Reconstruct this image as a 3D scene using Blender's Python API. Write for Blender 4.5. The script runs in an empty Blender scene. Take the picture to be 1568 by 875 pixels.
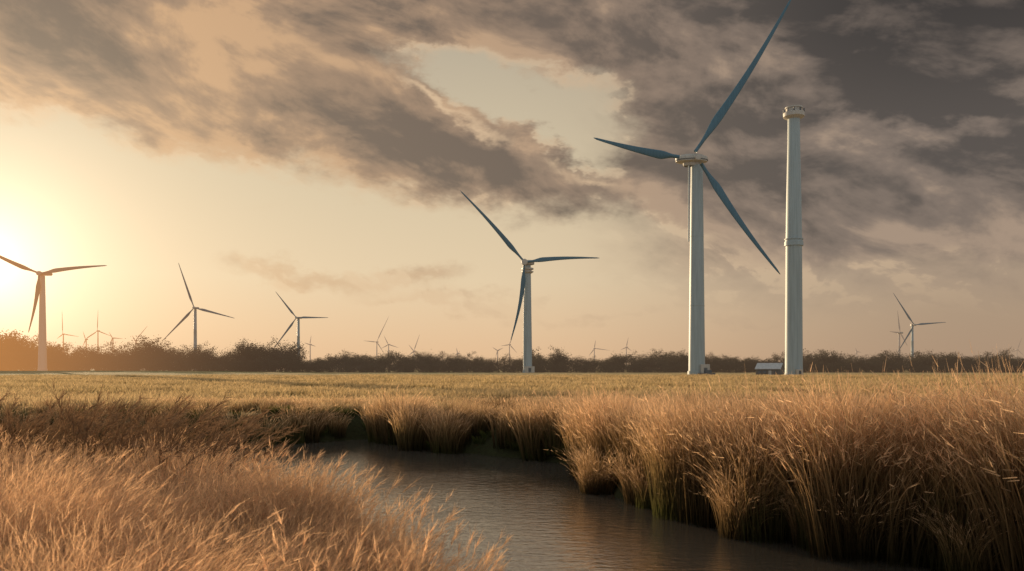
import bpy, math, random
import numpy as np
from mathutils import Vector, Matrix
random.seed(7); rng=np.random.default_rng(7)
sc=bpy.context.scene
F=1220.0; U0=784.0; V0=566.0; H=2.4; WZ=-1.1
def gp(u,v,z=0.0):
    d=(H-z)*F/(v-V0); return ((u-U0)/F*d,d)

# ---------------- camera
cam=bpy.data.cameras.new("camera"); co=bpy.data.objects.new("camera",cam); sc.collection.objects.link(co)
co.location=(0,0,H); co.rotation_euler=(math.radians(90),0,0)
cam.sensor_width=36; cam.lens=36*F/1568; cam.shift_y=(V0-437.5)/1568
cam.clip_end=20000; cam.clip_start=0.1
cam.dof.use_dof=True; cam.dof.focus_distance=45.0; cam.dof.aperture_fstop=2.2
sc.camera=co
sc.view_settings.view_transform='Standard'; sc.view_settings.look='None'; sc.view_settings.exposure=0

# ---------------- node DSL
class S:
    nt=None
    def __init__(s,sock): s.s=sock
    def __add__(a,b): return m('ADD',a,b)
    def __radd__(a,b): return m('ADD',b,a)
    def __sub__(a,b): return m('SUBTRACT',a,b)
    def __rsub__(a,b): return m('SUBTRACT',b,a)
    def __mul__(a,b): return m('MULTIPLY',a,b)
    def __rmul__(a,b): return m('MULTIPLY',b,a)
    def __truediv__(a,b): return m('DIVIDE',a,b)
def lk(a,inp):
    if isinstance(a,S): S.nt.links.new(a.s,inp)
    elif a is not None:
        inp.default_value=a
def m(op,*a,clamp=False):
    n=S.nt.nodes.new('ShaderNodeMath'); n.operation=op; n.use_clamp=clamp
    for i,x in enumerate(a): lk(x,n.inputs[i])
    return S(n.outputs[0])
def mr(x,a,b,c=0.0,d=1.0,smooth=True):
    n=S.nt.nodes.new('ShaderNodeMapRange'); n.interpolation_type='SMOOTHSTEP' if smooth else 'LINEAR'
    lk(x,n.inputs[0])
    for i,q in enumerate((a,b,c,d)): lk(q,n.inputs[i+1])
    return S(n.outputs[0])
def mix(f,a,b,mode='MIX'):
    n=S.nt.nodes.new('ShaderNodeMix'); n.data_type='RGBA'; n.blend_type=mode; n.clamp_factor=True
    lk(f,n.inputs[0])
    for x,i in ((a,6),(b,7)):
        if isinstance(x,tuple): n.inputs[i].default_value=(*x,1) if len(x)==3 else x
        else: lk(x,n.inputs[i])
    return S(n.outputs[2])
def xyz(x,y,z=0.0):
    n=S.nt.nodes.new('ShaderNodeCombineXYZ')
    lk(x,n.inputs[0]); lk(y,n.inputs[1]); lk(z,n.inputs[2]); return S(n.outputs[0])
def sep(v):
    n=S.nt.nodes.new('ShaderNodeSeparateXYZ'); lk(v,n.inputs[0]); return [S(o) for o in n.outputs]
def noise(v,scale=1.0,detail=4.0,rough=0.5,dist=0.0,col=False):
    n=S.nt.nodes.new('ShaderNodeTexNoise'); lk(v,n.inputs['Vector']); n.inputs['Scale'].default_value=scale
    n.inputs['Detail'].default_value=detail; n.inputs['Roughness'].default_value=rough; n.inputs['Distortion'].default_value=dist
    return S(n.outputs['Color' if col else 'Fac'])
def ramp(f,stops):
    n=S.nt.nodes.new('ShaderNodeValToRGB'); lk(f,n.inputs[0]); r=n.color_ramp
    while len(r.elements)<len(stops): r.elements.new(0.5)
    for e,(p,c) in zip(r.elements,stops): e.position=p; e.color=(*c,1)
    return S(n.outputs[0])
def lin(h):
    o=[]
    for i in (0,2,4):
        c=int(h[i:i+2],16)/255; o.append(c/12.92 if c<0.04045 else ((c+0.055)/1.055)**2.4)
    return tuple(o)
def attr(name):
    n=S.nt.nodes.new('ShaderNodeAttribute'); n.attribute_name=name; return S(n.outputs['Fac'])
def geo(o='Position'):
    n=S.nt.nodes.new('ShaderNodeNewGeometry'); return S(n.outputs[o])
def bump(h,strength,dist):
    n=S.nt.nodes.new('ShaderNodeBump'); lk(h,n.inputs['Height']); n.inputs['Strength'].default_value=strength; n.inputs['Distance'].default_value=dist
    return S(n.outputs[0])
def cscale(c,f):
    n=S.nt.nodes.new('ShaderNodeVectorMath'); n.operation='SCALE'
    if isinstance(c,tuple): n.inputs[0].default_value=c
    else: lk(c,n.inputs[0])
    lk(f,n.inputs['Scale']); return S(n.outputs[0])
def vadd(a,b):
    n=S.nt.nodes.new('ShaderNodeVectorMath'); n.operation='ADD'; lk(a,n.inputs[0]); lk(b,n.inputs[1]); return S(n.outputs[0])
def new_mat(name):
    mt=bpy.data.materials.new(name); mt.use_nodes=True; S.nt=mt.node_tree
    for n in list(S.nt.nodes): S.nt.nodes.remove(n)
    out=S.nt.nodes.new('ShaderNodeOutputMaterial'); return mt,out
def painted_haze(shader_out,out,k=1.0,kw=1.0):
    """aerial haze painted into the material as emission by world position: thicker far north and towards the low sun in the west"""
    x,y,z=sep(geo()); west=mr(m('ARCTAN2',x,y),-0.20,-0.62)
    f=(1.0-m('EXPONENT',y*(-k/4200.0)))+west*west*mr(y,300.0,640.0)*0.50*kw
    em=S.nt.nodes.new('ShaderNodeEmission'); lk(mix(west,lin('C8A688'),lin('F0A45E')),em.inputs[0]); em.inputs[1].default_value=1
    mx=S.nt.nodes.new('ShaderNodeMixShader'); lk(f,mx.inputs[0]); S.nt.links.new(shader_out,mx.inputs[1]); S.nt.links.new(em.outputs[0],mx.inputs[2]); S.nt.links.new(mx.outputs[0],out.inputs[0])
def principled(out,col,rough=0.6,normal=None,haze=0,**kw):
    p=S.nt.nodes.new('ShaderNodeBsdfPrincipled')
    if isinstance(col,tuple): p.inputs['Base Color'].default_value=(*col,1)
    else: lk(col,p.inputs['Base Color'])
    lk(rough,p.inputs['Roughness'])
    if normal: lk(normal,p.inputs['Normal'])
    for k,v in kw.items(): lk(v,p.inputs[k])
    if haze: painted_haze(p.outputs[0],out,haze)
    else: S.nt.links.new(p.outputs[0],out.inputs[0])
    return p

# ---------------- world
SAZ=math.radians(-33.5); SEL=math.radians(6.5)
w=bpy.data.worlds.new("World"); sc.world=w; w.use_nodes=True; S.nt=w.node_tree
try: w.cycles.sampling_method='NONE'
except Exception as ex: print(ex)
for n in list(S.nt.nodes): S.nt.nodes.remove(n)
wo=S.nt.nodes.new('ShaderNodeOutputWorld'); bg=S.nt.nodes.new('ShaderNodeBackground'); bg.inputs[1].default_value=0.1
sky=S.nt.nodes.new('ShaderNodeTexSky'); sky.sky_type='NISHITA'; sky.sun_disc=False
sky.sun_elevation=SEL; sky.sun_rotation=SAZ; sky.dust_density=3.0
tc=S.nt.nodes.new('ShaderNodeTexCoord'); D=S(tc.outputs['Generated'])
X,Y,Z=sep(D)
az=m('ARCTAN2',X,Y); el=Z/m('MAXIMUM',m('SQRT',X*X+Y*Y),0.001)
def pa(u,v):
    a=math.atan((u-U0)/F); return a,(V0-v)/F*math.cos(a)
wn=noise(xyz(az*3.0,el*5.0,1.3),2.6,5,0.62,col=True); wx,wy,wz_=sep(wn)
a2=az+(wx-0.5)*0.17; e2=el+(wy-0.5)*0.12
def side(p,q,w0,w1,flip=1):
    (ax,ay),(bx,by)=pa(*p),pa(*q); dx,dy=bx-ax,by-ay; L=math.hypot(dx,dy); nx,ny=-dy/L*flip,dx/L*flip
    s=(a2-ax)*nx+(e2-ay)*ny
    return mr(s,w0,w1)
def stroke(p,q,wd,soft=0.12):
    (ax,ay),(bx,by)=pa(*p),pa(*q); dx,dy=bx-ax,by-ay; L=math.hypot(dx,dy); ux,uy=dx/L,dy/L; wd=wd/F
    t=(a2-ax)*ux+(e2-ay)*uy; s=(a2-ax)*(-uy)+(e2-ay)*ux
    return mr(m('ABSOLUTE',s),wd*2.0,0.0)*mr(t,-soft*0.6,soft*0.5)*mr(t,L+soft*0.6,L-soft*0.5)
aboveL1=side((0,165),(1000,365),-0.035,0.055); inner=side((0,165),(1000,365),0.0,0.10)
pt,pd,pr=side((580,66),(1000,116),-0.025,0.035,-1),side((590,85),(1000,326),-0.008,0.022),side((985,90),(930,260),-0.06,0.06,-1)
patch=pt*pd*pr
ca,sa=math.cos(0.32),math.sin(0.32)
def rot2(da,de,sx_,sy_,z): 
    A=az-da; E=el-de
    return xyz((A*ca-E*sa)*sx_,(A*sa+E*ca)*sy_,z)
f1=noise(rot2(0,0,7.0,12.0,0.2),1.0,7,0.60,0.4); f1s=noise(rot2(-0.016,-0.018,7.0,12.0,0.2),1.0,5,0.60,0.4)
f2=noise(rot2(0,0,3.6,10.0,4.2),1.0,6,0.58,0.3); f2s=noise(rot2(-0.02,-0.022,3.6,10.0,4.2),1.0,4,0.58,0.3)
emb=(f1-f1s)*1.2+(f2-f2s)*1.2
f3=noise(xyz(az*2.4,el*20.0,7.7),1.0,4,0.5,0.2)
right=mr(az,-0.04,0.34)*mr(el,0.0,0.18)
base=m('MAXIMUM',aboveL1*(1.0-patch*0.9),right*0.85)
wis=stroke((380,418),(720,425),16)*0.5+stroke((560,455),(800,470),12)*0.45+stroke((300,318),(480,300),16)*0.3+stroke((860,420),(1500,440),24)*0.3+stroke((820,480),(1200,490),10)*0.3
base=m('MAXIMUM',base,wis)
dens=mr(base+(f1*0.5+f2*0.5-0.5)*0.85+(f3-0.5)*0.6*right,0.15,0.88)
dk=stroke((400,140),(975,318),48)*0.82+stroke((-60,95),(270,168),34)*0.42+stroke((-80,-10),(190,10),55)*0.75+stroke((470,15),(1050,60),50)*0.55
dk=dk+stroke((960,150),(1560,140),36)*0.5+stroke((960,240),(1620,262),42)*0.5+stroke((1130,-10),(1640,50),95)*0.65
dk=dk-stroke((170,30),(430,120),50)*0.15-stroke((1230,205),(1500,190),16)*0.4-stroke((640,90),(900,110),16)*0.5-stroke((1080,105),(1230,100),22)*0.3
thick=m('ADD',dk+0.22+right*0.10-(1.0-m('MAXIMUM',inner,right))*0.34,(f2-0.5)*0.75+(f1-0.5)*0.65+emb*1.45+(f3-0.5)*0.5*right,clamp=True)
thick=thick*mr(el,0.05,0.2,0.40,1.0)
clear=ramp(mr(el,0.0,0.5,smooth=False),[(0.0,lin('E4BB92')),(0.22,lin('E3CCA9')),(0.5,lin('D4C3A4')),(0.8,lin('BBAE97')),(1.0,lin('A6A092'))])
clear=mix(mr(az,-0.05,0.56)*0.72,clear,lin('937E6D'))
lit=mix(mr(az,-0.5,0.45),lin('CDA47B'),lin('A8927F'))
mid=mix(mr(az,-0.4,0.5),lin('A0836A'),lin('807268'))
dark=mix(mr(az,-0.1,0.5),lin('6A5C52'),lin('534D4A'))
dark=mix(mr(el,0.22,0.46)*mr(az,0.1,0.5),dark,lin('393635'))
cloud=mix(mr(thick,0.0,0.5),lit,mid); cloud=mix(mr(thick,0.4,1.05),cloud,dark)
edge=mr(emb,-0.01,-0.10)*mr(dens,1.0,0.6)*0.5+(stroke((630,118),(740,200),8,.05)+stroke((830,250),(960,300),7,.05))*0.7*mr(f1,.38,.6)
cloud=mix(edge,cloud,lin('E8C8A2'))
col=mix(dens*0.95,clear,cloud)
col=mix(mr(el,0.26,0.44)*mr(az,0.18,0.50)*0.62,col,lin('3C3836'))
Sv=Vector((math.sin(SAZ)*math.cos(SEL),math.cos(SAZ)*math.cos(SEL),math.sin(SEL)))
dt=X*Sv.x+Y*Sv.y+Z*Sv.z
ang=m('ARCCOSINE',m('MINIMUM',dt,0.99999))
g1=m('EXPONENT',ang*(-1/0.055)); g2=m('EXPONENT',ang*(-1/0.19))
away=m('MAXIMUM',mr(m('ABSOLUTE',az),0.75,1.4),mr(el,0.55,1.3))
back=mix(f1,(0.36,0.41,0.45),(0.54,0.56,0.57))  # unseen sky behind and overhead, coloured as a cool fill light
col=mix(away,col,back)
col=vadd(col,cscale((1.0,0.85,0.62),g1*1.35)); col=vadd(col,cscale((1.0,0.76,0.50),g2*0.26))
col=cscale(col,9.6)
final=vadd(col,cscale(S(sky.outputs[0]),0.03))
S.nt.links.new(final.s,bg.inputs[0]); S.nt.links.new(bg.outputs[0],wo.inputs[0])

sl=bpy.data.lights.new("sun",'SUN'); sl.energy=5.0; sl.angle=math.radians(0.6); sl.color=(1.0,0.75,0.46)
so=bpy.data.objects.new("sun",sl); sc.collection.objects.link(so); so.rotation_euler=Sv.to_track_quat('Z','Y').to_euler()

# ---------------- helpers
def mesh_np(name,V,Fq,attrs=None,mat=None,smooth=False):
    me=bpy.data.meshes.new(name); V=np.asarray(V,np.float32); Fq=np.asarray(Fq,np.int32)
    k=Fq.shape[1]; n=len(Fq)
    me.vertices.add(len(V)); me.vertices.foreach_set('co',V.ravel())
    me.loops.add(n*k); me.loops.foreach_set('vertex_index',Fq.ravel())
    me.polygons.add(n); me.polygons.foreach_set('loop_start',np.arange(0,n*k,k,dtype=np.int32))
    if smooth: me.polygons.foreach_set('use_smooth',np.ones(n,bool))
    me.update(calc_edges=True)
    for a,val in (attrs or {}).items():
        at=me.attributes.new(a,'FLOAT','POINT'); at.data.foreach_set('value',np.asarray(val,np.float32))
    if mat: me.materials.append(mat)
    return me
def obj(name,me,parent=None):
    o=bpy.data.objects.new(name,me); sc.collection.objects.link(o)
    if parent: o.parent=parent
    return o

far=[(-60,42),(-30,39.5),(-20,38.5)]+[gp(u,v,WZ) for u,v in [(390,682),(470,678),(560,674),(606,677),(625,688),(720,696),(830,706),(915,720),(938,742),(930,762),(1015,786),(1130,812),(1300,850),(1568,892),(1750,950)]]+[(8.5,6),(9.5,0),(11,-30)]
near=[(0.9,-30),(0.6,0),(0.25,5),(-0.35,9),(-2.0,12.5),(-4.5,15.8),(-9.2,20.5),(-15,23.5),(-30,26),(-60,28)]
poly=np.array(far+near)
def sdist(x,y):
    x=np.asarray(x,float); y=np.asarray(y,float); dmin=np.full(x.shape,1e9); ins=np.zeros(x.shape,bool)
    n=len(poly)
    for i in range(n):
        ax,ay=poly[i]; bx,by=poly[(i+1)%n]; dx,dy=bx-ax,by-ay
        t=np.clip(((x-ax)*dx+(y-ay)*dy)/(dx*dx+dy*dy),0,1)
        dmin=np.minimum(dmin,np.hypot(x-ax-t*dx,y-ay-t*dy))
        c=((ay>y)!=(by>y))
        with np.errstate(divide='ignore',invalid='ignore'):
            c&= x < (bx-ax)*(y-ay)/(by-ay if by!=ay else 1e-9)+ax
        ins^=c
    return np.where(ins,-dmin,dmin)
def ss(a,b,x): t=np.clip((x-a)/(b-a),0,1); return t*t*(3-2*t)
nx_=rng.uniform(0,6.28,12); 
def und(x,y):
    r=0
    for i,(fx,fy,a) in enumerate([(.9,.4,.05),(.35,.8,.06),(1.9,1.3,.03),(.12,.21,.10),(2.7,3.1,.02),(.6,-.9,.05)]):
        r=r+a*np.sin(fx*x+fy*y+nx_[i])
    return r
def height(x,y):
    x=np.asarray(x,float); y=np.asarray(y,float)
    sd=sdist(x,y)+0.35*np.sin(1.7*x+nx_[7])*np.cos(1.3*y+nx_[8])*0.5
    top=und(x,y)*ss(2000,100,y)
    top=top-0.4*ss(1,-2,x)*ss(29,25,y)
    top=top+1.3*ss(-90,-300,x)*ss(360,580,y)*ss(2500,900,y)
    b=ss(-0.7,1.3,sd)
    return (-2.0)*(1-b)+top*b, sd
def axis(a,b,step,lo,hi,g=1.13):
    c=list(np.arange(a,b+1e-6,step)); s=step
    while c[-1]<hi: s*=g; c.append(c[-1]+s)
    s=step
    while c[0]>lo: s*=g; c.insert(0,c[0]-s)
    return np.array(c)
xs=axis(-32,26,0.3,-5000,5000); ys=axis(2,46,0.3,-60,9000,1.10)
GX,GY=np.meshgrid(xs,ys); hz,sd=height(GX.ravel(),GY.ravel())
nx,ny=len(xs),len(ys); idx=np.arange(nx*ny).reshape(ny,nx)
Fg=np.stack([idx[:-1,:-1],idx[:-1,1:],idx[1:,1:],idx[1:,:-1]],-1).reshape(-1,4)
mt,out=new_mat("ground_grass_soil")
P=geo(); n1=noise(P,0.5,4,0.6); n2=noise(P,6,3,0.6); px,py,pz=sep(P)
n3=noise(xyz(px*0.012,py*0.05,0.0),1.0,3,0.5); n4=noise(xyz(px*0.1,py*0.2,0.0),1.0,5,0.65)
g=mix(mr(n3,.35,.65),(0.62,0.42,0.20),(0.48,0.345,0.155)); g=mix(mr(n1,0.35,0.7)*0.5,g,(0.66,0.46,0.235)); g=mix(mr(n2,0.35,0.7)*0.45,g,(0.20,0.15,0.06)); g=mix(mr(n4,0.42,0.62)*0.6,g,(0.24,0.18,0.08))
g=mix(mr(n3,0.50,0.60)*mr(py,160.0,300.0)*mr(px,60.0,-40.0)*0.75,g,(0.11,0.14,0.06))
bank=attr('sd'); soil=mix(n2,(0.025,0.019,0.012),(0.045,0.050,0.018))
g=mix(mr(bank,3.5,1.2),g,soil)
p=principled(out,g,1.0,bump(n2*0.5+n1,0.7,0.3)); p.inputs['Specular IOR Level'].default_value=0.05
me=mesh_np("ground",np.stack([GX.ravel(),GY.ravel(),hz],-1),Fg,{'sd':sd},mt,True); obj("ground",me)

mt,out=new_mat("stream_water"); P=geo(); px,py,pz=sep(P)
r1=noise(xyz(px*1.0,py*1.9,0.0),2.6,3,0.55,0.6); r2=noise(xyz(px*1.0,py*2.2,3.0),9,2,0.5); r3=noise(P,0.35,2,0.5)
hh=r1*0.7+r2*0.3*mr(r3,.3,.7)
p=principled(out,mix(r3,(0.055,0.045,0.034),(0.08,0.066,0.05)),0.07,bump(hh,0.30,0.08)); p.inputs['IOR'].default_value=5.0
me=mesh_np("stream",[(-60,-30,WZ),(12,-30,WZ),(12,44,WZ),(-60,44,WZ)],[(0,1,2,3)],None,mt); obj("stream",me)

# ---------------- grass
def grass_mat(name,tip,mid,basec,trans=0.45,green=(0.10,0.115,0.03),pk=0.8,s1=.28,s2=.62):
    mt,out=new_mat(name); t=attr('t'); r=attr('r')
    oi=S.nt.nodes.new('ShaderNodeObjectInfo'); ri=S(oi.outputs['Random'])
    pn=noise(geo(),0.45,1,0.5)
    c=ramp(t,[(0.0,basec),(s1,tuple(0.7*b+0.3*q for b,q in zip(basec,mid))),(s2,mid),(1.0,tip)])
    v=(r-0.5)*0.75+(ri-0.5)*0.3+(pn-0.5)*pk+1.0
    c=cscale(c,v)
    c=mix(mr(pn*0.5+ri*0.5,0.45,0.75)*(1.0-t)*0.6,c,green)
    d=S.nt.nodes.new('ShaderNodeBsdfDiffuse'); tr=S.nt.nodes.new('ShaderNodeBsdfTranslucent'); mx=S.nt.nodes.new('ShaderNodeMixShader')
    lk(c,d.inputs[0]); lk(c,tr.inputs[0]); mx.inputs[0].default_value=trans
    S.nt.links.new(d.outputs[0],mx.inputs[1]); S.nt.links.new(tr.outputs[0],mx.inputs[2]); S.nt.links.new(mx.outputs[0],out.inputs[0])
    return mt
def tuft(name,nb,L,rb,th0,th1,wind,wid,mat,hairs=0,hlen=0.12,seg=5,pw=1.5,seed=0,hfrac=1.0,Lvar=0.25,hs=0.33):
    g=np.random.default_rng(seed)
    rr=rb*np.sqrt(g.random(nb)); ph=g.random(nb)*2*np.pi
    bx,by=rr*np.cos(ph),rr*np.sin(ph)
    pd=ph+g.normal(0,0.7,nb); Ln=L*(1+g.uniform(-Lvar,Lvar*0.5,nb))
    t0=np.abs(g.normal(th0,0.08,nb)); t1=g.uniform(0.35,1.0,nb)*th1
    K=seg+1; pts=np.zeros((nb,K,3)); pts[:,0,0]=bx; pts[:,0,1]=by
    dirx,diry=np.cos(pd),np.sin(pd); ds=Ln/seg
    for k in range(1,K):
        tm=(k-0.5)/seg; th=t0+t1*tm**pw
        vx=np.sin(th)*dirx+wind[0]*tm**1.3; vy=np.sin(th)*diry+wind[1]*tm**1.3; vz=np.cos(th)
        n=np.sqrt(vx*vx+vy*vy+vz*vz)
        pts[:,k,0]=pts[:,k-1,0]+ds*vx/n; pts[:,k,1]=pts[:,k-1,1]+ds*vy/n; pts[:,k,2]=pts[:,k-1,2]+ds*vz/n
    wa=g.random(nb)*2*np.pi; wv=np.stack([np.cos(wa),np.sin(wa),g.normal(0,.2,nb)],-1)
    tt=np.arange(K)/seg; prof=np.where(tt<0.35,0.7+0.3*tt/0.35,1-(tt-0.35)/0.65*0.85)
    W=wid*g.uniform(0.6,1.3,nb)
    off=wv[:,None,:]*(W[:,None]*prof[None,:])[...,None]*0.5
    V=np.stack([pts-off,pts+off],2).reshape(-1,3)
    T=np.tile(np.repeat(tt,2),nb); R=np.repeat(g.random(nb),2*K)
    b=(np.arange(nb)*2*K)[:,None]+(np.arange(seg)*2)[None,:]
    Q=np.stack([b,b+1,b+3,b+2],-1).reshape(-1,4)
    if hairs:
        sel=np.where(g.random(nb)<hfrac)[0]; nh=len(sel)*hairs; pi=np.repeat(sel,hairs)
        tp=g.uniform(seg-1.25,seg-0.02,nh); k0=np.floor(tp).astype(int); fr=(tp-k0)[:,None]
        st=pts[pi,k0]*(1-fr)+pts[pi,k0+1]*fr; ax=pts[pi,k0+1]-pts[pi,k0]; ax/=np.linalg.norm(ax,axis=1)[:,None]
        dv=ax+g.normal(0,hs,(nh,3)); dv/=np.linalg.norm(dv,axis=1)[:,None]
        dv[:,0]+=wind[0]*0.3
        en=st+dv*(hlen*g.uniform(.5,1.2,nh))[:,None]; pv=np.cross(dv,g.normal(0,1,(nh,3))); pv/=np.linalg.norm(pv,axis=1)[:,None]
        hw=wid*0.34
        V2=np.stack([st-pv*hw,st+pv*hw,en+pv*hw*.3,en-pv*hw*.3],1).reshape(-1,3)
        q=np.arange(nh*4).reshape(-1,4)+len(V)
        V=np.concatenate([V,V2]); Q=np.concatenate([Q,q]); T=np.concatenate([T,np.full(nh*4,1.0)]); R=np.concatenate([R,np.repeat(g.random(nh),4)])
    me=mesh_np(name,V,Q,{'t':T,'r':R},mat)
    return bpy.data.objects.new(name,me)
def scatter(name,protos,pos,rot,scl,ids):
    col=bpy.data.collections.new(name+"_parts")
    for i,p in enumerate(protos): p.name="%s_part_%02d"%(name,i); col.objects.link(p)
    me=bpy.data.meshes.new(name); n=len(pos); me.vertices.add(n); me.vertices.foreach_set('co',np.asarray(pos,np.float32).ravel())
    a=me.attributes.new('rot','FLOAT_VECTOR','POINT'); a.data.foreach_set('vector',np.asarray(rot,np.float32).ravel())
    a=me.attributes.new('scl','FLOAT_VECTOR','POINT'); a.data.foreach_set('vector',np.asarray(scl,np.float32).ravel())
    a=me.attributes.new('pid','INT','POINT'); a.data.foreach_set('value',np.asarray(ids,np.int32))
    o=obj(name,me)
    ng=bpy.data.node_groups.new(name,'GeometryNodeTree')
    ng.interface.new_socket('Geometry',in_out='INPUT',socket_type='NodeSocketGeometry'); ng.interface.new_socket('Geometry',in_out='OUTPUT',socket_type='NodeSocketGeometry')
    gi=ng.nodes.new('NodeGroupInput'); go=ng.nodes.new('NodeGroupOutput'); ip=ng.nodes.new('GeometryNodeInstanceOnPoints')
    ci=ng.nodes.new('GeometryNodeCollectionInfo'); ci.inputs['Collection'].default_value=col
    ci.inputs['Separate Children'].default_value=True; ci.inputs['Reset Children'].default_value=True
    def na(nm,ty):
        q=ng.nodes.new('GeometryNodeInputNamedAttribute'); q.data_type=ty; q.inputs['Name'].default_value=nm
        return [s for s in q.outputs if s.enabled][0]
    L=ng.links.new
    L(gi.outputs[0],ip.inputs['Points']); L(ci.outputs[0],ip.inputs['Instance']); ip.inputs['Pick Instance'].default_value=True
    L(na('pid','INT'),ip.inputs['Instance Index']); L(na('rot','FLOAT_VECTOR'),ip.inputs['Rotation']); L(na('scl','FLOAT_VECTOR'),ip.inputs['Scale'])
    L(ip.outputs[0],go.inputs[0])
    md=o.modifiers.new('scatter','NODES'); md.node_group=ng
    print(name,n)
    return o

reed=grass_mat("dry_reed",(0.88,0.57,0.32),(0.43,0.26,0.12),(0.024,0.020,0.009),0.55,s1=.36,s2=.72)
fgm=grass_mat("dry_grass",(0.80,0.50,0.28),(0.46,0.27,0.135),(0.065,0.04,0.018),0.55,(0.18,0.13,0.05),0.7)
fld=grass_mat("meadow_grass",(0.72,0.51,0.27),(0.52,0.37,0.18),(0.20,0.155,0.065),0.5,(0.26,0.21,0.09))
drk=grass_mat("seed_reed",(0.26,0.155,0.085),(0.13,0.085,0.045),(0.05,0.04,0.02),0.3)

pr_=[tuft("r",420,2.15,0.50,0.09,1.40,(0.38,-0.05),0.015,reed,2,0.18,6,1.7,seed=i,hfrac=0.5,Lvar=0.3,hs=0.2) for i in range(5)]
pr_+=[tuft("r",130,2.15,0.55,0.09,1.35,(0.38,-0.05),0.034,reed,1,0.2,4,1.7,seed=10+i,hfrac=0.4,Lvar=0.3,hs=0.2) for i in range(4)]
NH=1.74
pos=[];rot=[];scl=[];ids=[]
def addreed(x,y,ztop,wide=1.0,zmin=0.35):
    h,_=height(np.array([x]),np.array([y])); h=max(float(h[0]),WZ-0.02)
    s=max(zmin,(ztop-h)/NH); 
    pos.append((x,y,h-0.03)); rot.append((random.gauss(0,.04),random.gauss(0,.04),random.gauss(0,0.4))); scl.append((s*wide*random.uniform(.9,1.15),s*wide*random.uniform(.9,1.15),s*random.uniform(.9,1.06)))
    ids.append(random.randrange(5) if y<27 else 5+random.randrange(4))
def ztop(x,y): return 2.4-0.0395*y if y>25 else 2.26-0.044*y
seq=[gp(u,v,WZ) for u,v in [(915,722),(930,752),(1015,782),(1130,810),(1300,848),(1568,892)]]+[(9.0,10)]
def along(seq,step,jit):
    for (ax,ay),(bx,by) in zip(seq[:-1],seq[1:]):
        L=math.hypot(bx-ax,by-ay); n=max(1,int(L/step))
        for i in range(n):
            t=(i+random.random()*0.5)/n; nxv,nyv=(by-ay)/L,-(bx-ax)/L
            s=-1 if sdist(np.array([ax+(bx-ax)*t+nxv*0.5]),np.array([ay+(by-ay)*t+nyv*0.5]))[0]<0 else 1
            yield ax+(bx-ax)*t,ay+(by-ay)*t,nxv*s,nyv*s
for x,y,nx2,ny2 in along(seq,1.2,0):
    cs=random.uniform(0.88,1.02); c0=random.uniform(0.10,0.65)
    for q in range(7):
        xx=x+nx2*c0+random.gauss(0,.28); yy=y+ny2*c0+random.gauss(0,.28)
        addreed(xx,yy,(ztop(xx,yy)-WZ)*cs+WZ+random.uniform(-.15,.0),0.9)
    for q in range(2):
        o=random.uniform(-.15,.25); xx=x+nx2*o+random.gauss(0,.4); yy=y+ny2*o+random.gauss(0,.4); addreed(xx,yy,WZ+random.uniform(.7,1.4),1.2)
    for q in range(3):
        o=random.uniform(.9,1.7); xx=x+nx2*o+random.gauss(0,.4); yy=y+ny2*o+random.gauss(0,.4); addreed(xx,yy,ztop(xx,yy)-random.uniform(0,.3),.95)
cand=np.stack([rng.uniform(0,42,2400),rng.uniform(9,60,2400)],-1); sdc=sdist(cand[:,0],cand[:,1])
cl=np.sin(cand[:,0]*1.5+np.sin(cand[:,1]*.9)*1.3)*np.sin(cand[:,1]*1.2+1)
for (x,y),s,c in zip(cand,sdc,cl):
    if s<1.4 or x<2.2+(y-24)*0.22: continue
    if y>26 and s>14: continue
    if x/y*F+U0>1680: continue
    addreed(x,y,ztop(x,y)+c*0.24-0.05+random.uniform(-.25,.0),1.05,0.2)
seq=[(-34,39.8),(-20,38.6)]+[gp(u,v,WZ) for u,v in [(390,682),(470,678),(560,674)]]
for x,y,nx2,ny2 in along(seq,0.95,0):
    for o in (0.1,0.8,1.7,2.8,4.2,5.6):
        if random.random()<0.85: addreed(x+random.gauss(0,.4),y+o+random.gauss(0,.3),ztop(x,y+o)-0.10-(0.5 if o<.5 else 0.15 if o<1 else 0)+random.uniform(-.2,.06),1.0,0.2)
seq=[gp(u,v,WZ) for u,v in [(590,677),(625,688),(720,696),(830,706),(915,720)]]
for x,y,nx2,ny2 in along(seq,1.35,0):
    cs=random.uniform(.72,1.0); o0=random.uniform(.4,1.1)
    if random.random()<0.92:
        for q in range(8): addreed(x+random.gauss(0,.38),y+o0+random.gauss(0,.3),(ztop(x,y)-.03-WZ)*cs+WZ,0.9)
    for o in (2.2,3.2,4.4,5.8,7.4): addreed(x+random.gauss(0,.5),y+o+random.gauss(0,.4),ztop(x,y+o)-0.1+random.uniform(-.25,.06),1.0,0.2)
for i in range(1100):
    y=42+34*random.random()**1.3; x=(random.uniform(-80,1650)-U0)/F*y
    if sdist(np.array([x]),np.array([y]))[0]<4: continue
    addreed(x,y,2.4-0.036*y+random.uniform(-.25,.0) if y<55 else 0.30+random.uniform(-.05,.15),1.7,0.16)
scatter("reed_bed",pr_,pos,rot,scl,ids)

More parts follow.
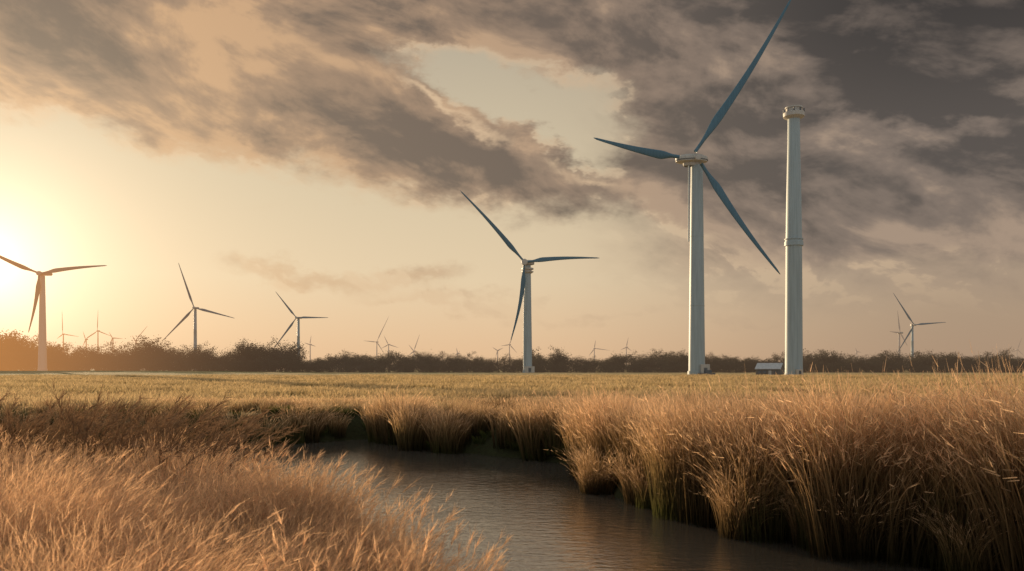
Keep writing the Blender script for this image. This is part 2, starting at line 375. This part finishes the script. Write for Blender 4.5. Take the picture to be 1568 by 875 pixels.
herb=grass_mat("bank_herb",(0.17,0.15,0.045),(0.09,0.10,0.026),(0.025,0.03,0.010),0.35)
pl=[tuft("g",90,0.5,0.3,0.3,1.2,(0.1,0),0.02,herb,0,seed=20+i,seg=4) for i in range(3)]
cand=np.stack([rng.uniform(-34,24,4500),rng.uniform(9,42,4500)],-1); sdc=sdist(cand[:,0],cand[:,1]); hc,_=height(cand[:,0],cand[:,1])
sel=(sdc>-0.1)&(sdc<1.9)&(hc>WZ-0.1)&~((cand[:,0]<1)&(cand[:,1]<29))
ps=cand[sel]; n=len(ps); s=rng.uniform(.5,1.25,n)
scatter("bank_herbs",pl,np.column_stack([ps,np.maximum(hc[sel],WZ)-0.02]),np.column_stack([np.zeros(n),np.zeros(n),rng.uniform(0,6.28,n)]),np.column_stack([s,s,s]),rng.integers(0,3,n))

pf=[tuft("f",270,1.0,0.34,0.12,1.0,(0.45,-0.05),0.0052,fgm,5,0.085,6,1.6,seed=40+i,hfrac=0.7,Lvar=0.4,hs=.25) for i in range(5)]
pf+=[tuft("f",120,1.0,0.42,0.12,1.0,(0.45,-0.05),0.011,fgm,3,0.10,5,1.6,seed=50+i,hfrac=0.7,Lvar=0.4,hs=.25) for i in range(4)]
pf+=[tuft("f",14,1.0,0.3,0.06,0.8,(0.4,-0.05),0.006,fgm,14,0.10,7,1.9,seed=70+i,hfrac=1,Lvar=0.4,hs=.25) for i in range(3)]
cand=np.stack([rng.uniform(-22,0.7,3800),3.0+rng.random(3800)**0.8*22],-1)
sdc=sdist(cand[:,0],cand[:,1]); hc,_=height(cand[:,0],cand[:,1])
u=cand[:,0]/cand[:,1]*F+U0
sel=(sdc>0.0)&(u>-160)&(hc>WZ)&(np.hypot(cand[:,0],cand[:,1])>3.6)
ps=cand[sel]; hs=hc[sel]; n=len(ps)
zt=np.clip(2.38-0.105*ps[:,1]-hs,0.3,1.2)*(0.9+0.22*np.sin(ps[:,0]*1.7+1)*np.sin(ps[:,1]*1.3))*rng.uniform(.75,1.1,n)/0.86
zt*=0.62+0.38*ss(0,2.4,sdc[sel])
fid=np.where(ps[:,1]<12.5,rng.integers(0,5,n),rng.integers(5,9,n))
c2=np.stack([rng.uniform(-6,0.3,300),rng.uniform(5,16,300)],-1); s2=sdist(c2[:,0],c2[:,1]); h2_,_=height(c2[:,0],c2[:,1]); k2=(s2>0.2)&(s2<1.8)
z2=rng.uniform(1.0,1.5,k2.sum())
P3=np.vstack([np.column_stack([ps,hs-0.03]),np.column_stack([c2[k2],h2_[k2]-.03])]); SC=np.vstack([np.column_stack([np.maximum(zt,.8),np.maximum(zt,.8),zt]),np.column_stack([z2,z2,z2])])
fid=np.concatenate([fid,rng.integers(9,12,k2.sum())]); n=len(P3)
scatter("foreground_grass",pf,P3,np.column_stack([rng.normal(0,.1,n),rng.normal(0,.1,n),rng.normal(0,.7,n)]),SC,fid)
pp=[tuft("p",7,1.0,0.25,0.10,0.9,(0.75,0.0),0.008,drk,22,0.09,7,1.8,seed=60+i) for i in range(4)]
n=120; uu=rng.uniform(-40,350,n); dd=rng.uniform(13,19,n); xx=(uu-U0)/F*dd; hc,_=height(xx,dd); sdc=sdist(xx,dd)
vt=rng.uniform(645,690,n)+np.maximum(0,uu-250)*0.15; zt=(H-(vt-V0)/F*dd-hc)/0.8; sel=(sdc>0.3)
n=sel.sum()
scatter("seed_head_reeds",pp,np.column_stack([xx,dd,hc])[sel],np.column_stack([np.zeros(n),np.zeros(n),rng.normal(0,.5,n)]),np.column_stack([zt[sel]]*3),rng.integers(0,4,n))

pm=[tuft("m",60,0.34,0.75,0.15,0.9,(0.3,0),0.028,fld,0,seed=80+i,seg=3) for i in range(4)]
M=10000
yy=42+rng.random(M)**1.5*230; xx=(rng.uniform(-60,1630,M)-U0)/F*yy; sdc=sdist(xx,yy); hc,_=height(xx,yy)
pat=np.sin(xx*.35+np.sin(yy*.11)*2)*np.sin(yy*.19+xx*.05); sel=(sdc>3.0)&(pat+rng.normal(0,.45,M)>-0.3)
n=sel.sum(); s=rng.uniform(.6,1.5,n)*(1+yy[sel]/100)
scatter("meadow_grass",pm,np.column_stack([xx,yy,hc])[sel],np.column_stack([np.zeros(n),np.zeros(n),rng.uniform(-1,1,n)]),np.column_stack([s*1.2,s*1.2,s*1.35/(1+yy[sel]/160)]),rng.integers(0,4,n))

# ---------------- trees
def tree_mesh(name,h,seed,mats,bushy=1.0):
    g=np.random.default_rng(seed); V=[];Q=[];MI=[];R=[]
    def limb(a,b,r0,r1,ns=6):
        a=np.array(a);b=np.array(b); d=b-a; d=d/np.linalg.norm(d); u=np.cross(d,[0.3,0.9,0.1]); u/=np.linalg.norm(u); w2=np.cross(d,u); s=len(V)
        for c,r in ((a,r0),(b,r1)):
            for i in range(ns):
                an=2*math.pi*i/ns; V.append(c+r*(math.cos(an)*u+math.sin(an)*w2)); R.append(.5)
        for i in range(ns): Q.append((s+i,s+(i+1)%ns,s+ns+(i+1)%ns,s+ns+i)); MI.append(0)
    top=np.array([g.normal(0,.4),g.normal(0,.4),h*0.62]); limb((0,0,-.5),top,0.028*h,0.012*h)
    cl=[]
    for i in range(13):
        t=g.uniform(0.3,1.0); st=top*t; an=g.uniform(0,6.28); l=h*g.uniform(.22,.42); up=g.uniform(.25,1.0)
        en=st+np.array([math.cos(an)*l*.8,math.sin(an)*l*.8,up*l]); limb(st,en,0.010*h,0.004*h,4); cl.append(en)
        for j in range(3):
            e2=st+(en-st)*g.uniform(.4,1)+g.normal(0,.10*h,3)*np.array([1,1,.7]); limb(st+(en-st)*.4,e2,0.005*h,0.002*h,3); cl.append(e2)
    cl+= [top+np.array([g.normal(0,.1*h),g.normal(0,.1*h),g.uniform(0,.3)*h]) for _ in range(5)]
    if bushy>0.5: cl+=[np.array([g.normal(0,.2*h),g.normal(0,.2*h),g.uniform(.05,.4)*h]) for _ in range(18)]
    for c in cl:
        rc=g.random(); n=int(40*bushy)+8; sg=h*g.uniform(.04,.08)
        for k in range(n):
            p=c+g.normal(0,sg,3); sz=g.uniform(.12,.34)*h/14; a=g.normal(0,1,3); a/=np.linalg.norm(a); b=np.cross(a,g.normal(0,1,3)); b/=np.linalg.norm(b)
            s=len(V); V.extend([p-a*sz,p+b*sz*.6,p+a*sz,p-b*sz*.6]); R.extend([rc]*4); Q.append((s,s+1,s+2,s+3)); MI.append(1)
    me=mesh_np(name,np.array(V),np.array(Q),{'r':R}); 
    for q in mats: me.materials.append(q)
    me.polygons.foreach_set('material_index',np.array(MI,np.int32))
    return bpy.data.objects.new(name,me)
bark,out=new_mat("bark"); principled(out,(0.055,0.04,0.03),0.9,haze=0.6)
leaf,out=new_mat("tree_foliage"); r=attr('r'); oi=S.nt.nodes.new('ShaderNodeObjectInfo'); ri=S(oi.outputs['Random'])
c=mix(r,(0.026,0.030,0.018),(0.095,0.078,0.047)); c=mix(ri*0.5,c,(0.09,0.07,0.045))
d=S.nt.nodes.new('ShaderNodeBsdfDiffuse'); tr=S.nt.nodes.new('ShaderNodeBsdfTranslucent'); mx=S.nt.nodes.new('ShaderNodeMixShader'); mx.inputs[0].default_value=0.3
lk(c,d.inputs[0]); lk(c,tr.inputs[0]); S.nt.links.new(d.outputs[0],mx.inputs[1]); S.nt.links.new(tr.outputs[0],mx.inputs[2]); painted_haze(mx.outputs[0],out,0.6)
pt_=[tree_mesh("t",12,100+i,[bark,leaf],(1,1,.9,.7,.5,.8,1)[i]) for i in range(7)]
prof=[(-400,515),(0,518),(50,516),(85,522),(115,535),(150,537),(200,532),(240,527),(300,533),(345,544),(365,535),(390,529),(425,532),(445,533),(475,545),(520,541),(600,543),(680,542),(760,548),(850,542),(900,546),(1000,543),(1060,542),(1150,546),(1250,543),(1400,543),(1480,545),(1568,544),(2000,544)]
pu=[a for a,b in prof]; pv=[b for a,b in prof]
pos=[];rot=[];scl=[]
for row,(d0,nn) in enumerate([(612,300),(628,200),(650,170),(680,160)]):
    for i in range(nn):
        u=-330+ (2230)*(i+random.random()*1.3)/nn; d=d0+random.uniform(-7,7)
        x=(u-U0)/F*d; v=np.interp(u,pu,pv); z,_=height(np.array([x]),np.array([d])); z=float(z[0])
        hgt=(H+(V0-v)/F*d-z)*random.choice([.6,.7,.8,.85,.95,1.0,1.15,.85])*(1+.15*math.sin(u*.045+row)*math.sin(u*.017))/11.5
        if row==0: hgt*=0.55
        pos.append((x,d,z-.3)); rot.append((0,0,random.uniform(0,6.28))); scl.append((hgt*1.4,hgt*1.4,hgt))
scatter("tree_line",pt_,pos,rot,scl,rng.integers(0,7,len(pos)))

# ---------------- turbines
def paint(name,c1,c2,rough=0.45,haze=0):
    mt,out=new_mat(name); P=geo(); x,y,z=sep(P)
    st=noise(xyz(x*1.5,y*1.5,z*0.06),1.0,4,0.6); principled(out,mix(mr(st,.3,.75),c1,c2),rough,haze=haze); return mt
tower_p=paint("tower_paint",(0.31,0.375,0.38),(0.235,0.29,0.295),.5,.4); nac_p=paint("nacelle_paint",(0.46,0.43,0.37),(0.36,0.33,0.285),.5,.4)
warm_p=paint("tower_paint_cream",(0.55,0.54,0.50),(0.46,0.45,0.42),.5,.4)  # paler, creamier coat for the left tower
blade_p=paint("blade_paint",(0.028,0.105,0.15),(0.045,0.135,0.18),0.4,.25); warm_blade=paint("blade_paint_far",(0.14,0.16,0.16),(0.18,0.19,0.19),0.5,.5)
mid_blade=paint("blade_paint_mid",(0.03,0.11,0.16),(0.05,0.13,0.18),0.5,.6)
far_p=paint("distant_haze_paint",(0.26,0.25,0.24),(0.32,0.30,0.28),0.6,1.2); metal=paint("steel_dark",(0.10,0.10,0.10),(0.18,0.17,0.16),0.6)  # distant turbines: haze tone put into the base colour
def lathe(name,prof,mat,parent,center=(0,0,0),ns=40,sx=1,sy=1):
    V=[];Q=[]
    for z,r in prof:
        for i in range(ns):
            a=2*math.pi*i/ns; V.append((center[0]+r*math.cos(a)*sx,center[1]+r*math.sin(a)*sy,center[2]+z))
    for k in range(len(prof)-1):
        for i in range(ns): Q.append((k*ns+i,k*ns+(i+1)%ns,(k+1)*ns+(i+1)%ns,(k+1)*ns+i))
    me=bpy.data.meshes.new(name); me.from_pydata(V,[],Q+[tuple(range((len(prof)-1)*ns,len(prof)*ns))]); me.materials.append(mat)
    for p in me.polygons: p.use_smooth=len(p.vertices)==4
    me.update(); 
    o=obj(name,me,parent)
    try: me.set_sharp_from_angle(angle=math.radians(35))
    except Exception: pass
    return o
def blade(name,root,tip,chord,mat,parent,curve=0.0,ns=14,seg=26):
    root=Vector(root);tip=Vector(tip); d=tip-root; L=d.length; d.normalize()
    yv=Vector((0,1,0)); side_=d.cross(yv).normalized()
    V=[];Q=[]
    for k in range(seg+1):
        t=k/seg
        if t<0.06: ch=chord*0.42; th=chord*0.42
        elif t<0.22: s=(t-.06)/.16; s=s*s*(3-2*s); ch=chord*(0.42+0.58*s); th=chord*(0.42-0.22*s)
        else: s=(t-.22)/.78; ch=chord*(1-0.80*s**0.9); th=chord*(0.20-0.16*s)
        if k==seg: ch*=0.35; th*=.4
        tw=math.radians(18)*(1-t)**2
        c=root+d*(L*t)+side_*(curve*L*math.sin(math.pi*t))
        for i in range(ns):
            a=2*math.pi*i/ns; px_=math.cos(a)*ch/2+ch*(0.12 if t>.06 else 0)*min(1,t*5); py_=math.sin(a)*th/2
            V.append(c+side_*(px_*math.cos(tw)-py_*math.sin(tw))+yv*(px_*math.sin(tw)+py_*math.cos(tw)))
    for k in range(seg):
        for i in range(ns): Q.append((k*ns+i,k*ns+(i+1)%ns,(k+1)*ns+(i+1)%ns,(k+1)*ns+i))
    Q.append(tuple(range(ns))); Q.append(tuple(range(seg*ns,(seg+1)*ns)))
    me=bpy.data.meshes.new(name); me.from_pydata([tuple(v) for v in V],[],Q); me.materials.append(mat)
    for p in me.polygons: p.use_smooth=True
    return obj(name,me,parent)
def box(name,c,s,mat,parent,bev=0.06):
    import bmesh
    bm=bmesh.new(); bmesh.ops.create_cube(bm,size=1); bmesh.ops.scale(bm,vec=s,verts=bm.verts); bmesh.ops.translate(bm,vec=c,verts=bm.verts)
    if bev: bmesh.ops.bevel(bm,geom=bm.edges[:],offset=bev,segments=2,affect='EDGES')
    me=bpy.data.meshes.new(name); bm.to_mesh(me); bm.free(); me.materials.append(mat); return obj(name,me,parent)
def turbine(hub,base_u,d,tips,wt,wb,chord,bm_,tm,nm,detail=1,curves=(0,0,0),roots=None,hubk=1.05):
    s=d/F; bx=(base_u-U0)*s; gz=float(height(np.array([bx]),np.array([float(d)]))[0][0]); 
    e=bpy.data.objects.new("wind_turbine",None); sc.collection.objects.link(e); e.location=(bx,d,gz)
    hz_=H+(V0-hub[1])*s-gz; hx=(hub[0]-base_u)*s
    r0,r1=wb*s/2,wt*s/2; top=hz_-(0.8*r1)
    pr=[(-1,r0*1.12),(0.02*top,r0*1.12),(0.021*top,r0)]
    for q in (0.33,0.66):
        rr=r0+(r1-r0)*q; pr+=[(q*top,rr),(q*top+.05,rr*1.02),(q*top+.3,rr*1.02),(q*top+.35,rr)]
    pr+=[(top,r1)]
    lathe("tower",pr,tm,e,ns=40 if detail else 12)
    fy=-r1*2.2
    for i,t in enumerate(tips):
        tv=Vector(((t[0]-base_u)*s,fy,H+(V0-t[1])*s-gz)); hc=Vector((hx,fy,hz_)); dr=(tv-hc).normalized()
        rt=hc+dr*r1*.5
        if roots: rt=Vector(((roots[i][0]-base_u)*s,fy,H+(V0-roots[i][1])*s-gz))
        blade("blade_%d"%(i+1),rt,tv,chord*s,bm_,e,curves[i],seg=26 if detail else 10,ns=14 if detail else 6)
    hr=r1*hubk
    o=lathe("hub",[(-hr*1.2,hr*.1),(-hr*1.0,hr*.6),(-hr*.5,hr*.95),(0,hr),(hr*.9,hr*.9),(hr,hr*.2)],nm,e,ns=24)
    o.rotation_euler=(math.radians(90),0,0); o.location=(hx,fy,hz_)
    return e,s,hx,hz_,r1,fy,gz
e,s,hx,hz_,r1,fy,gz=turbine((1064,247),1067,325,[(1207,4),(907,217),(1188,423)],18,25,13,blade_p,tower_p,nac_p,1,(-0.02,0.015,-0.02),[(1060,238),(1036,246),(1069,256)],0.5)
lathe("nacelle",[(-9.5*s,12*s),(-8.5*s,13*s),(-4.5*s,13*s),(-4*s,20*s),(-3*s,24*s),(2.5*s,24.8*s),(4.5*s,23.5*s),(5*s,19*s),(7*s,18*s),(7.5*s,8*s)],nac_p,e,(-8*s,0,hz_+1.5*s),ns=48,sy=0.62)
lathe("nacelle_band",[(-1.6*s,25*s),(-.3*s,25.1*s),(-.25*s,24*s)],metal,e,(-8*s,0,hz_+1.5*s),ns=48,sy=0.62)
lathe("service_pole",[(0,.35),(31,.28)],tower_p,e,(-13.5*s,-1.5,hz_-124*s),ns=10)
box("transformer_kiosk",(9*s,-3.5,2.2),(3.4,3,4.6),nac_p,e); box("kiosk_door",(9*s,-5.04,1.8),(1.4,.08,2.6),metal,e,0.01)
box("entry_platform",(11*s,-3.6,.5),(6.5,4,1.0),metal,e); box("stair_rail",(12.8*s,-5.3,1.6),(2.8,.08,1.1),metal,e,.01)
for i in range(6): box("step_%d"%i,(15.3*s+i*.3,-3.6,.85-i*.15),(.3,1.6,.15),metal,e,.01)
e,s,hx,hz_,r1,fy,gz=turbine((803,403),808,585,[(705,294),(917,397),(782,522)],9.5,14,7.5,blade_p,tower_p,nac_p,1,(-0.015,0.02,0.03))
lathe("nacelle",[(-3*s,6*s),(-2.5*s,8*s),(2.5*s,8.5*s),(4*s,7*s),(4.3*s,2*s)],nac_p,e,(2*s,0,hz_),sy=.8)
lathe("collar",[(-16*s,6*s),(-14*s,9*s),(-13*s,9*s),(-12.8*s,6*s),(-11*s,6*s),(-10*s,9*s),(-8*s,9*s),(-7*s,5*s)],nac_p,e,(0,0,hz_))
lathe("service_pole",[(0,.5),(60,.4)],tower_p,e,(-5.8*s,-3.4,hz_-160*s),ns=10)
box("base_cabin",(3*s,-4,2.3),(7,4,4.6),nac_p,e); box("cabin_door",(3*s,-6.05,2),(2,.1,3),metal,e,.01)
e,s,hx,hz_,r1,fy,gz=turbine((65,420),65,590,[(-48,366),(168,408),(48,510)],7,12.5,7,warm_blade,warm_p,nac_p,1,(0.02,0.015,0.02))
box("nacelle",(5*s,0,hz_),(18*s,3.6,4.6*s),nac_p,e,.5)
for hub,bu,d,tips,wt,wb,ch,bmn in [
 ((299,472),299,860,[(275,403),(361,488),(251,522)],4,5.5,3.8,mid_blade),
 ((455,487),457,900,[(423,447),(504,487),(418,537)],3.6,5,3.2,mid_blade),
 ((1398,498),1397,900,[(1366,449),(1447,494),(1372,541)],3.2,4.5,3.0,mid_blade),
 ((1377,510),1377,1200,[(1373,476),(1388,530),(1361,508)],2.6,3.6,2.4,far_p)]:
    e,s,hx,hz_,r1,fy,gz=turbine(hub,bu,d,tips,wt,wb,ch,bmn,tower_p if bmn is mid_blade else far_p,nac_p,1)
    box("nacelle",(1.5*s,0,hz_),(8*s,3,2.6*s),nac_p,e,.3)
for hub,tips in [((97,512),[(96,476),(122,516),(88,519)]),((150,507),[(151,475),(173,516),(132,520)]),((173,518),[(168,509),(189,519),(168,530)]),((208,522),[(227,499),(203,514),(214,533)]),((132,520),[(128,508),(143,511),(127,532)]),
 ((577,524),[(596,484),(557,522),(588,541)]),((595,528),[(588,514),(611,533),(584,534)]),((634,538),[(643,512),(626,528),(624,546)]),((475,528),[(477,514),(484,531),(466,525)]),((780,528),[(784,519),(767,530),(792,541)]),((762,537),[(754,532),(771,533),(759,546)]),
 ((910,534),[(912,521),(934,537),(901,546)]),((959,532),[(962,517),(950,536),(967,538)]),((1557,536),[(1564,517),(1547,540),(1567,545)]),((1312,539),[(1309,533),(1318,540),(1308,545)]),((701,541),[(699,533),(706,543),(696,545)])]:
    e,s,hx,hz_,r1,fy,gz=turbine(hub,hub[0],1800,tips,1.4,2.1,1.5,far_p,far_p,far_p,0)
    box("nacelle",(.5*s,0,hz_),(4*s,3,1.6*s),far_p,e,.2)

d=325; s=d/F; bx=(1215.5-U0)*s; gz=float(height(np.array([bx]),np.array([float(d)]))[0][0])
e=bpy.data.objects.new("unfinished_turbine_tower",None); sc.collection.objects.link(e); e.location=(bx,d,gz)
def zz(v): return H+(V0-v)*s-gz
lathe("tower",[(-1,14*s),(.6,14*s),(.7,13.2*s),(zz(560),13*s),(zz(378),12*s),(zz(376),12.4*s)],tower_p,e)
lathe("mid_flange",[(zz(377.5),11*s),(zz(377),14*s),(zz(371),14*s),(zz(370.5),13*s),(zz(368),13*s),(zz(367.5),14*s),(zz(366),14*s),(zz(365.5),11*s)],tower_p,e)
lathe("upper_section",[(zz(366),12*s),(zz(300),11*s),(zz(220),9.3*s),(zz(182),9*s)],tower_p,e)
lathe("head",[(zz(183),9*s),(zz(181),13*s),(zz(179.5),15.5*s),(zz(174),15.8*s),(zz(172.5),14*s),(zz(172),11.5*s),(zz(167.5),11.5*s),(zz(167),13*s),(zz(165),13*s),(zz(164.6),11*s)],nac_p,e)
for i in range(10):
    a=i/10*6.283; box("head_cleat_%d"%i,(15.3*s*math.cos(a),15.3*s*math.sin(a),zz(171)),(.5,.5,1.2),metal,e,.05)
box("transformer_box",(2.4*s,-4.6,1.2),(2.4,1.6,2.4),nac_p,e); box("box_door",(2.4*s,-5.42,1.1),(1.0,.06,1.7),metal,e,.01)
ex=(1179-U0)*310/F; gz=float(height(np.array([ex]),np.array([310.]))[0][0])
e=bpy.data.objects.new("farm_shed",None); sc.collection.objects.link(e); e.location=(ex,310,gz); e.rotation_euler=(0,0,math.radians(-32))
white=paint("shed_wall",(0.20,0.165,0.13),(0.13,0.11,0.09),.8); roofm=paint("shed_roof",(0.50,0.48,0.44),(0.38,0.36,0.33),.7)
me=bpy.data.meshes.new("walls"); a,b,h1,h2=4.6,3.2,2.6,4.6
me.from_pydata([(-a,-b,-.3),(a,-b,-.3),(a,b,-.3),(-a,b,-.3),(-a,-b,h1),(a,-b,h1),(a,b,h1),(-a,b,h1),(-a,0,h2),(a,0,h2)],[],[(0,1,5,4),(1,2,6,9,5),(2,3,7,6),(3,0,4,8,7)]); me.materials.append(white); obj("walls",me,e)
me=bpy.data.meshes.new("roof"); o_=.35
V=[];
for xq in (-a-.3,a+.3):
    V+=[(xq,-b-o_,h1-.15),(xq,0,h2+.12),(xq,b+o_,h1-.15),(xq,b+o_,h1+.05),(xq,0,h2+.32),(xq,-b-o_,h1+.05)]
me.from_pydata(V,[],[(0,1,2,3,4,5)]+[(6+5,6+4,6+3,6+2,6+1,6)]+[(i,(i+1)%6,6+(i+1)%6,6+i) for i in range(6)]); me.materials.append(roofm); obj("roof",me,e)
for i,xq in enumerate((-3.2,-1.2,2.8)): box("window_%d"%i,(xq,-b-.02,1.4),(.9,.06,.9),metal,e,.01)
box("door",(.8,-b-.02,.95),(1.1,.07,2.0),nac_p,e,.01)
